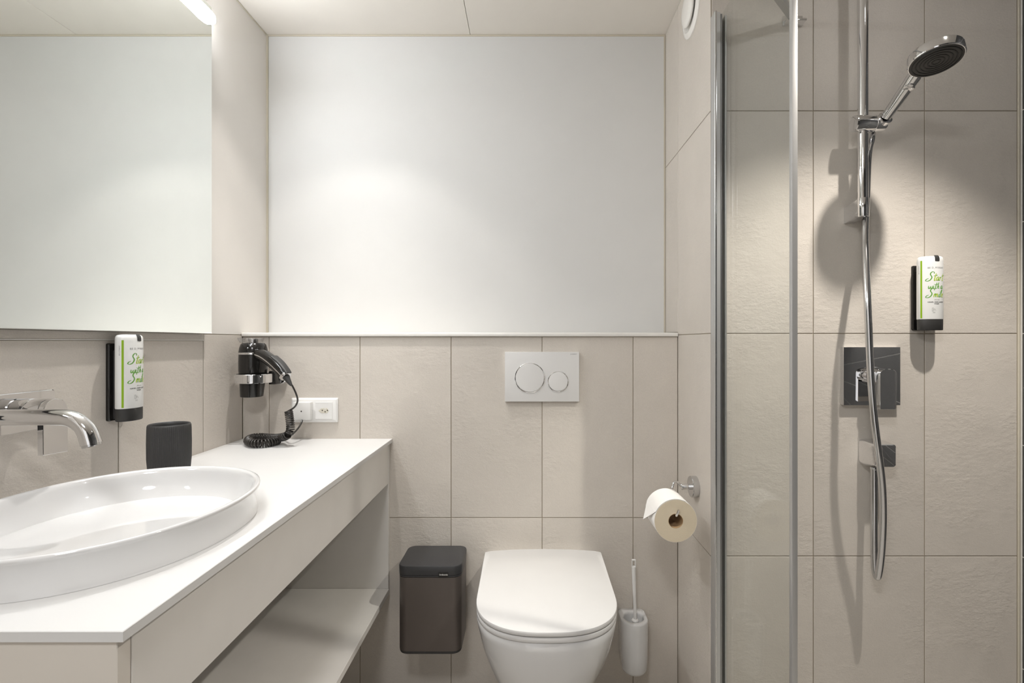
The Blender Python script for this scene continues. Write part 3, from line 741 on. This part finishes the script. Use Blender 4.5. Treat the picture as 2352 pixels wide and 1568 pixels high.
box(bm, lp0.x-.0062, lp0.x-.0038, yv-.004, yv+.004, lp0.z, lp1.z, bev=.0008); box(bm, lp0.x+.0038, lp0.x+.0062, yv-.004, yv+.004, lp0.z, lp1.z-.002, bev=.0008)
box(bm, lp0.x-.0062, lp0.x+.0062, yv-.004, yv+.004, lp1.z-.0025, lp1.z+.001, bev=.0008); box(bm, lp0.x-.0064, lp0.x+.0064, yv-.0045, yv+.0045, lp0.z-.004, lp0.z+.003, bev=.001)
obj('hanging_loop', bm, 'plastic', tb, True)
obj('rod', cyl(bmesh.new(), (q0.x, yv, bzb+.06), q0, .0045, .0055, 16), 'plastic', tb, True)
obj('bristles', lathe(bmesh.new(), (bx, YB-.0505, bzb+.014), (0, 0, 1), [(.010, 0), (.022, .008), (.024, .03), (.020, .05), (.006, .058)], 32), 'plastic', tb, True)

# ---------------------------------------------------------------- paper holder and roll
hY = 1.474; hZ = Z(1117, hY)
ph = thing('paper_holder', 'chrome toilet paper holder with round rosette on the right wall', 'paper holder', (XR, hY, hZ))
obj('rosette', lathe(bmesh.new(), (XR-.0003, hY, hZ), (-1, 0, 0), [(.0300, 0), (.0305, .001), (.0305, .017), (.0290, .0185), (.001, .0186)], 56), 'chromed', ph, True)
obj('stem', lathe(bmesh.new(), (XR-.0188, hY, hZ), (-1, 0, 0), [(.0085, 0), (.0085, .006), (.0065, .007), (.0065, .009), (.0088, .010), (.0088, .026), (.0078, .027)], 32), 'chrome', ph, True)
rc_ = Vector(((1552-CX)/870, 0, H-412/870)); RY0, RY1 = 1.333, 1.433; RR = .0563; RC = .0185
rodz = rc_.z+RC-.0036
pts = [(XR-.045, hY, hZ+.001), (XR-.052, hY, hZ+.008), (XR-.060, hY-.001, hZ+.014), (XR-.068, hY-.004, hZ+.012), (XR-.076, hY-.010, hZ-.004), (rc_.x+.008, RY1+.016, rodz+.028), (rc_.x+.002, RY1+.014, rodz+.008), (rc_.x, RY1+.006, rodz-.0005), (rc_.x, RY1-.01, rodz), (rc_.x, RY0+.03, rodz), (rc_.x, RY0-.001, rodz), (rc_.x+.001, RY0-.007, rodz+.004), (rc_.x+.005, RY0-.011, rodz+.018)]
obj('rod', tube(bmesh.new(), smooth_path(pts, 6), .0034, 14), 'chrome', ph, True)
pr_ = thing('paper_roll', 'white toilet paper roll with a pointed folded end, on the chrome holder', 'toilet paper', (rc_.x, RY0, rc_.z))
ctr = (rc_.x, RY0, rc_.z)
obj('wound_paper', lathe(bmesh.new(), ctr, (0, 1, 0), [(RR, 0), (RR, .1), (RC+.0012, .1), (RC+.0012, 0)], 96, closed=True), 'paper', pr_, True)
obj('cut_face', lathe(bmesh.new(), (rc_.x, RY0-.0002, rc_.z), (0, 1, 0), [(RR-.0004, 0), (RR-.0004, .0003), (RC+.001, .0003), (RC+.001, 0)], 96, closed=True), 'papers', pr_, True, label='beige grained cut face of the roll')
obj('cardboard_core', lathe(bmesh.new(), ctr, (0, 1, 0), [(RC+.001, 0), (RC+.001, .1), (RC, .1), (RC, 0)], 64, closed=True), 'card', pr_, True)
bm = bmesh.new(); g = []
NA = 40
Rf = RR+.0006
for i in range(NA+1):
    t = i/NA
    if t < .45:
        a = math.radians(60+95*t/.45); px = rc_.x+Rf*math.cos(a); pz = rc_.z+Rf*math.sin(a); wn, wf = 0, 0
    else:
        u_ = (t-.45)/.55; a = math.radians(155); px = rc_.x+Rf*math.cos(a)-.020*u_-.002*u_*u_; pz = rc_.z+Rf*math.sin(a)-.040*u_
        wn, wf = .055*u_, .045*u_
    y0_, y1_ = RY0+.0005+wn, RY1-.0005-wf
    g.append([(px, y0_+(y1_-y0_)*j/4, pz) for j in range(5)])
top = [[bm.verts.new(p) for p in r] for r in g]; bot = [[bm.verts.new((p[0]-.0005*(1 if i > 18 else 0)-.0003, p[1], p[2]+.0007)) for p in r] for i, r in enumerate(g)]
for i in range(NA):
    for j in range(4):
        bm.faces.new((top[i][j], top[i+1][j], top[i+1][j+1], top[i][j+1])); bm.faces.new((bot[i][j], bot[i][j+1], bot[i+1][j+1], bot[i+1][j]))
obj('folded_end', bm, 'paper', pr_, True)

# ---------------------------------------------------------------- air vent valve
vc = (XR-.0003, 1.518, H+.997)
vn = thing('air_valve', 'round white extractor valve high on the right wall', 'vent', vc)
obj('valve_rim', lathe(bmesh.new(), vc, (-1, 0, 0), [(.078, 0), (.0775, .003), (.070, .007), (.062, .0085), (.058, .006), (.055, .001)], 72), 'trimw', vn, True)
obj('valve_disc', lathe(bmesh.new(), (vc[0]-.004, vc[1], vc[2]), (-1, 0, 0), [(.02, 0), (.045, .004), (.049, .007), (.0485, .010), (.044, .014), (.03, .0165), (.001, .0175)], 72), 'trimw', vn, True)

# ---------------------------------------------------------------- shower screen
GT = H+.872
ss = thing('shower_screen', 'clear glass shower screen with aluminium profiles left of the shower', 'shower screen', (.5195, YS, 0))
bm = bmesh.new(); box(bm, XR+.0003, XR+.0055, YS-.029, YS-.0003, Z0+.002, GT, bev=.0008, seg=1); box(bm, XR+.0055, XR+.0165, YS-.027, YS-.0003, Z0+.002, GT-.001, bev=.0008, seg=1)
obj('wall_profile', bm, 'alu', ss)
obj('profile_edge', B(XR+.0008, XR+.0050, YS-.0325, YS-.0292, Z0+.002, GT-.001, bev=.0010, seg=2), 'chromed', ss, True)
obj('profile_cover', B(XR+.0172, XR+.0225, YS-.024, YS-.0003, Z0+.002, GT-.004, bev=.0006, seg=1), 'alud', ss)
obj('profile_cover', B(.5233, .5280, YS-.020, YS-.0003, Z0+.002, GT-.004, bev=.0008, seg=1), 'alu', ss)
GY0 = .985
obj('glass_pane', B(.5165, .5225, GY0+.012, YS-.002, Z0+.004, GT), 'glass', ss)
bm = B(.5150, .5260, GY0, GY0+.0115, Z0+.004, GT, bev=.0012, seg=2)
obj('edge_profile', bm, 'alul', ss, True)
p0 = Vector((.712, YS-.012, H+.861)); p1 = Vector((.5235, 1.160, H+.861))
dv = (p1-p0).normalized(); sd = Vector((-dv.y, dv.x, 0))
bm = bmesh.new()
loft(bm, [[p0+sd*a+Vector((0, 0, b)) for a, b in ((-.008, -.008), (.008, -.008), (.008, .008), (-.008, .008))], [p1+sd*a+Vector((0, 0, b)) for a, b in ((-.008, -.008), (.008, -.008), (.008, .008), (-.008, .008))]])
obj('support_bar', bm, 'alul', ss)
bm = bmesh.new(); box(bm, .684, .737, YS-.006, YS-.0003, H+.848, H+.874, bev=.001); box(bm, .686, .735, YS-.030, YS-.0055, H+.847, H+.8525, bev=.001)
obj('wall_bracket', bm, 'chrome', ss, True)
obj('glass_clamp', B(.5095, .5295, 1.148, 1.172, H+.845, H+.878, bev=.001), 'chrome', ss, True)

# ---------------------------------------------------------------- shower rail, hand shower, hose
rX, rY = .8635, YS-.059
sr = thing('shower_rail', 'vertical chrome shower rail with sliding holder on the shower wall', 'shower rail', (rX, YS, H+.32))
obj('rail_tube', cyl(bmesh.new(), (rX, rY, H+.335), (rX, rY, H+1.02), .0122, seg=40), 'chrome', sr, True)
for zc, flip in ((H+.343, 1), (H+1.012, -1)):
    bm = bmesh.new()
    rs = []
    for y_, w0, z0_, z1_ in ((YS-.0003, .0125, -.026, .018), (YS-.02, .0125, -.024, .020), (rY+.004, .0125, -.018, .024)):
        rs.append([Vector((rX-w0, y_, zc+flip*z0_)), Vector((rX+w0, y_, zc+flip*z0_)), Vector((rX+w0, y_, zc+flip*z1_)), Vector((rX-w0, y_, zc+flip*z1_))])
    loft(bm, rs)
    obj('rail_bracket', bm, 'chrome', sr)
    obj('rail_collar', cyl(bmesh.new(), (rX, rY, zc-.022), (rX, rY, zc+.026), .0135, seg=40, bev=.001), 'chrome', sr, True)
slz = H+.5590
sl = obj('slider', lathe(bmesh.new(), (rX-.030, rY-.006, slz), (1, 0, 0), [(.016, 0), (.0195, .0015), (.0205, .005), (.0205, .050), (.0200, .051), (.0200, .052), (.0208, .053), (.0208, .076), (.0195, .079), (.014, .0805)], 48), 'chrome', sr, True)
HC = Vector((.912, 1.129, H+.627)); hk = Vector((rX+.040, rY-.018, slz+.004))
obj('holder_cone', lathe(bmesh.new(), hk-(HC-hk).normalized()*.022, HC-hk, [(.0130, 0), (.0165, .004), (.0175, .030), (.0150, .031)], 32), 'chrome', sl, True)
hs_ = thing('hand_shower', 'round chrome hand shower held in the slider of the shower rail', 'hand shower', hk)
hdir = (HC-hk).normalized()
# tilt of the disc: faces down and slightly towards the room
nrm = Vector((-.03, -.20, -1)).normalized()
base = hk+hdir*.010
neck = HC-nrm*.008+Vector((0, .050, -.002))
gp = smooth_path([base, base.lerp(neck, .35), base.lerp(neck, .75), neck, HC-nrm*.010+Vector((0, .030, .0))], 6)
gr = obj('grip', tube(bmesh.new(), gp, .0125, 32, lambda t: .0125+.0045*min(1, t*1.2)), 'chrome', hs_, True)
bp_ = base.lerp(neck, .80)+Vector((-.010, -.004, -.011))
obj('select_button', lathe(bmesh.new(), base.lerp(neck, .78)+Vector((-.0040, 0, -.0145)), Vector((-.3, -.25, -.9)), [(.0115, 0), (.0115, .0022), (.0095, .0034), (.001, .0038)], 32), 'chromed', gr, True)
hr = .0525
he = obj('head', lathe(bmesh.new(), HC, -nrm, [(hr-.0015, -.001), (hr, .001), (hr+.0003, .016), (hr-.001, .0205), (hr-.006, .0225), (.030, .0235), (.001, .0238)], 72), 'chrome', hs_, True)
fc = obj('nozzle_face', lathe(bmesh.new(), HC+nrm*.0002, nrm, [(hr-.0030, 0), (hr-.0035, .0020), (.030, .0026), (.001, .0026)], 72), 'nozzle', he, True)
for r_ in (.0452, .0378, .0305, .0232, .0160, .0088):
    obj('nozzle_ring', lathe(bmesh.new(), HC+nrm*.0024, nrm, [(r_, 0), (r_-.0002, .0012), (r_-.0024, .0012), (r_-.0026, 0)], 64, closed=True), 'ring', fc, True)
# hose
hb = hk-hdir*.0235
hz = [hb, hb-hdir*.016, P(2001, 322, 1.312), P(1995, 350, 1.328), P(1992, 400, 1.332), P(1990, 470, 1.333), P(1987, 540, 1.322), P(1989, 610, 1.295), P(1993, 700, 1.270), P(1997, 800, 1.262), P(2001, 880, 1.256), P(2008, 960, 1.254), P(2018, 1040, 1.256), P(2026, 1110, 1.262), P(2028.5, 1180, 1.270), P(2026, 1250, 1.280), P(2021, 1300, 1.290), P(2015, 1325, 1.300), P(2009, 1300, 1.311), P(2007.5, 1230, 1.314), P(2008, 1160, 1.316), P(2008, 1100, 1.318), P(2008, 1076, 1.318)]
ho = obj('shower_hose', tube(bmesh.new(), smooth_path(hz, 10), .0083, 20), 'chromed', None, True, label='ribbed chrome shower hose hanging in a long loop below the hand shower', cat='hose')
# wall elbow
el0 = P(2008, 1040, 1.318)
we_ = thing('hose_outlet', 'rounded chrome wall outlet below the shower mixer feeding the hose', 'wall outlet', (.925, YS, el0.z))
def yring(x0, x1, z0, z1, r, y): return [Vector((p.x, y, p.y)) for p in rrect(x0, x1, z0, z1, r, 0, 6)]
ex0, ex1 = .890, .956
ez0, ez1 = H-.330, H-.262
obj('outlet_body', loft(bmesh.new(), [yring(ex0, ex1, ez0, ez1, .012, YS-.0003), yring(ex0, ex1, ez0, ez1, .012, YS-.020), yring(ex0+.003, ex1-.003, ez0+.004, ez1-.002, .010, YS-.040), yring(ex0+.005, ex1-.005, ez0+.006, ez1-.004, .008, YS-.056), yring(ex0+.007, ex1-.007, ez0+.008, ez1-.006, .007, YS-.0575)]), 'chrome', we_, True)
obj('hose_nut', cyl(bmesh.new(), (el0.x, 1.318, ez0+.002), (el0.x, 1.318, Z(1078, 1.318)), .0095, seg=24, bev=.001), 'chromed', we_, True)
# mixer
mx_ = thing('shower_mixer', 'square chrome shower mixer with hanging lever on the shower wall', 'mixer', (.917, YS, H-.0925))
obj('wall_plate', B(.8415, .993, YS-.0145, YS-.0003, H-.170, H-.015, bev=.001), 'chrome', mx_, True)
hb_ = obj('handle_body', lathe(bmesh.new(), (.917, YS-.0147, H-.0905), (0, -1, 0), [(.0235, 0), (.0235, .012), (.020, .014), (.020, .018), (.0225, .020), (.0225, .040)], 48), 'chrome', mx_, True)
rg = []
for yy_, d in ((YS-.055, .0006), (YS-.0556, 0), (YS-.0700, 0), (YS-.0707, .0006)):
    r = []
    for q in range(17):
        a = PI*q/16; c, s = math.cos(a), math.sin(a)
        r.append(Vector((.9215+(.0220-d)*math.copysign(abs(c)**.7, c), yy_, H-.0905+(.0200-d)*abs(s)**.7)))
    r += [Vector((.9215-.0215+d, yy_, H-.174+d)), Vector((.9215+.0190-d, yy_, H-.174+d))]
    rg.append(r)
obj('lever', loft(bmesh.new(), rg), 'chrome', hb_, True)
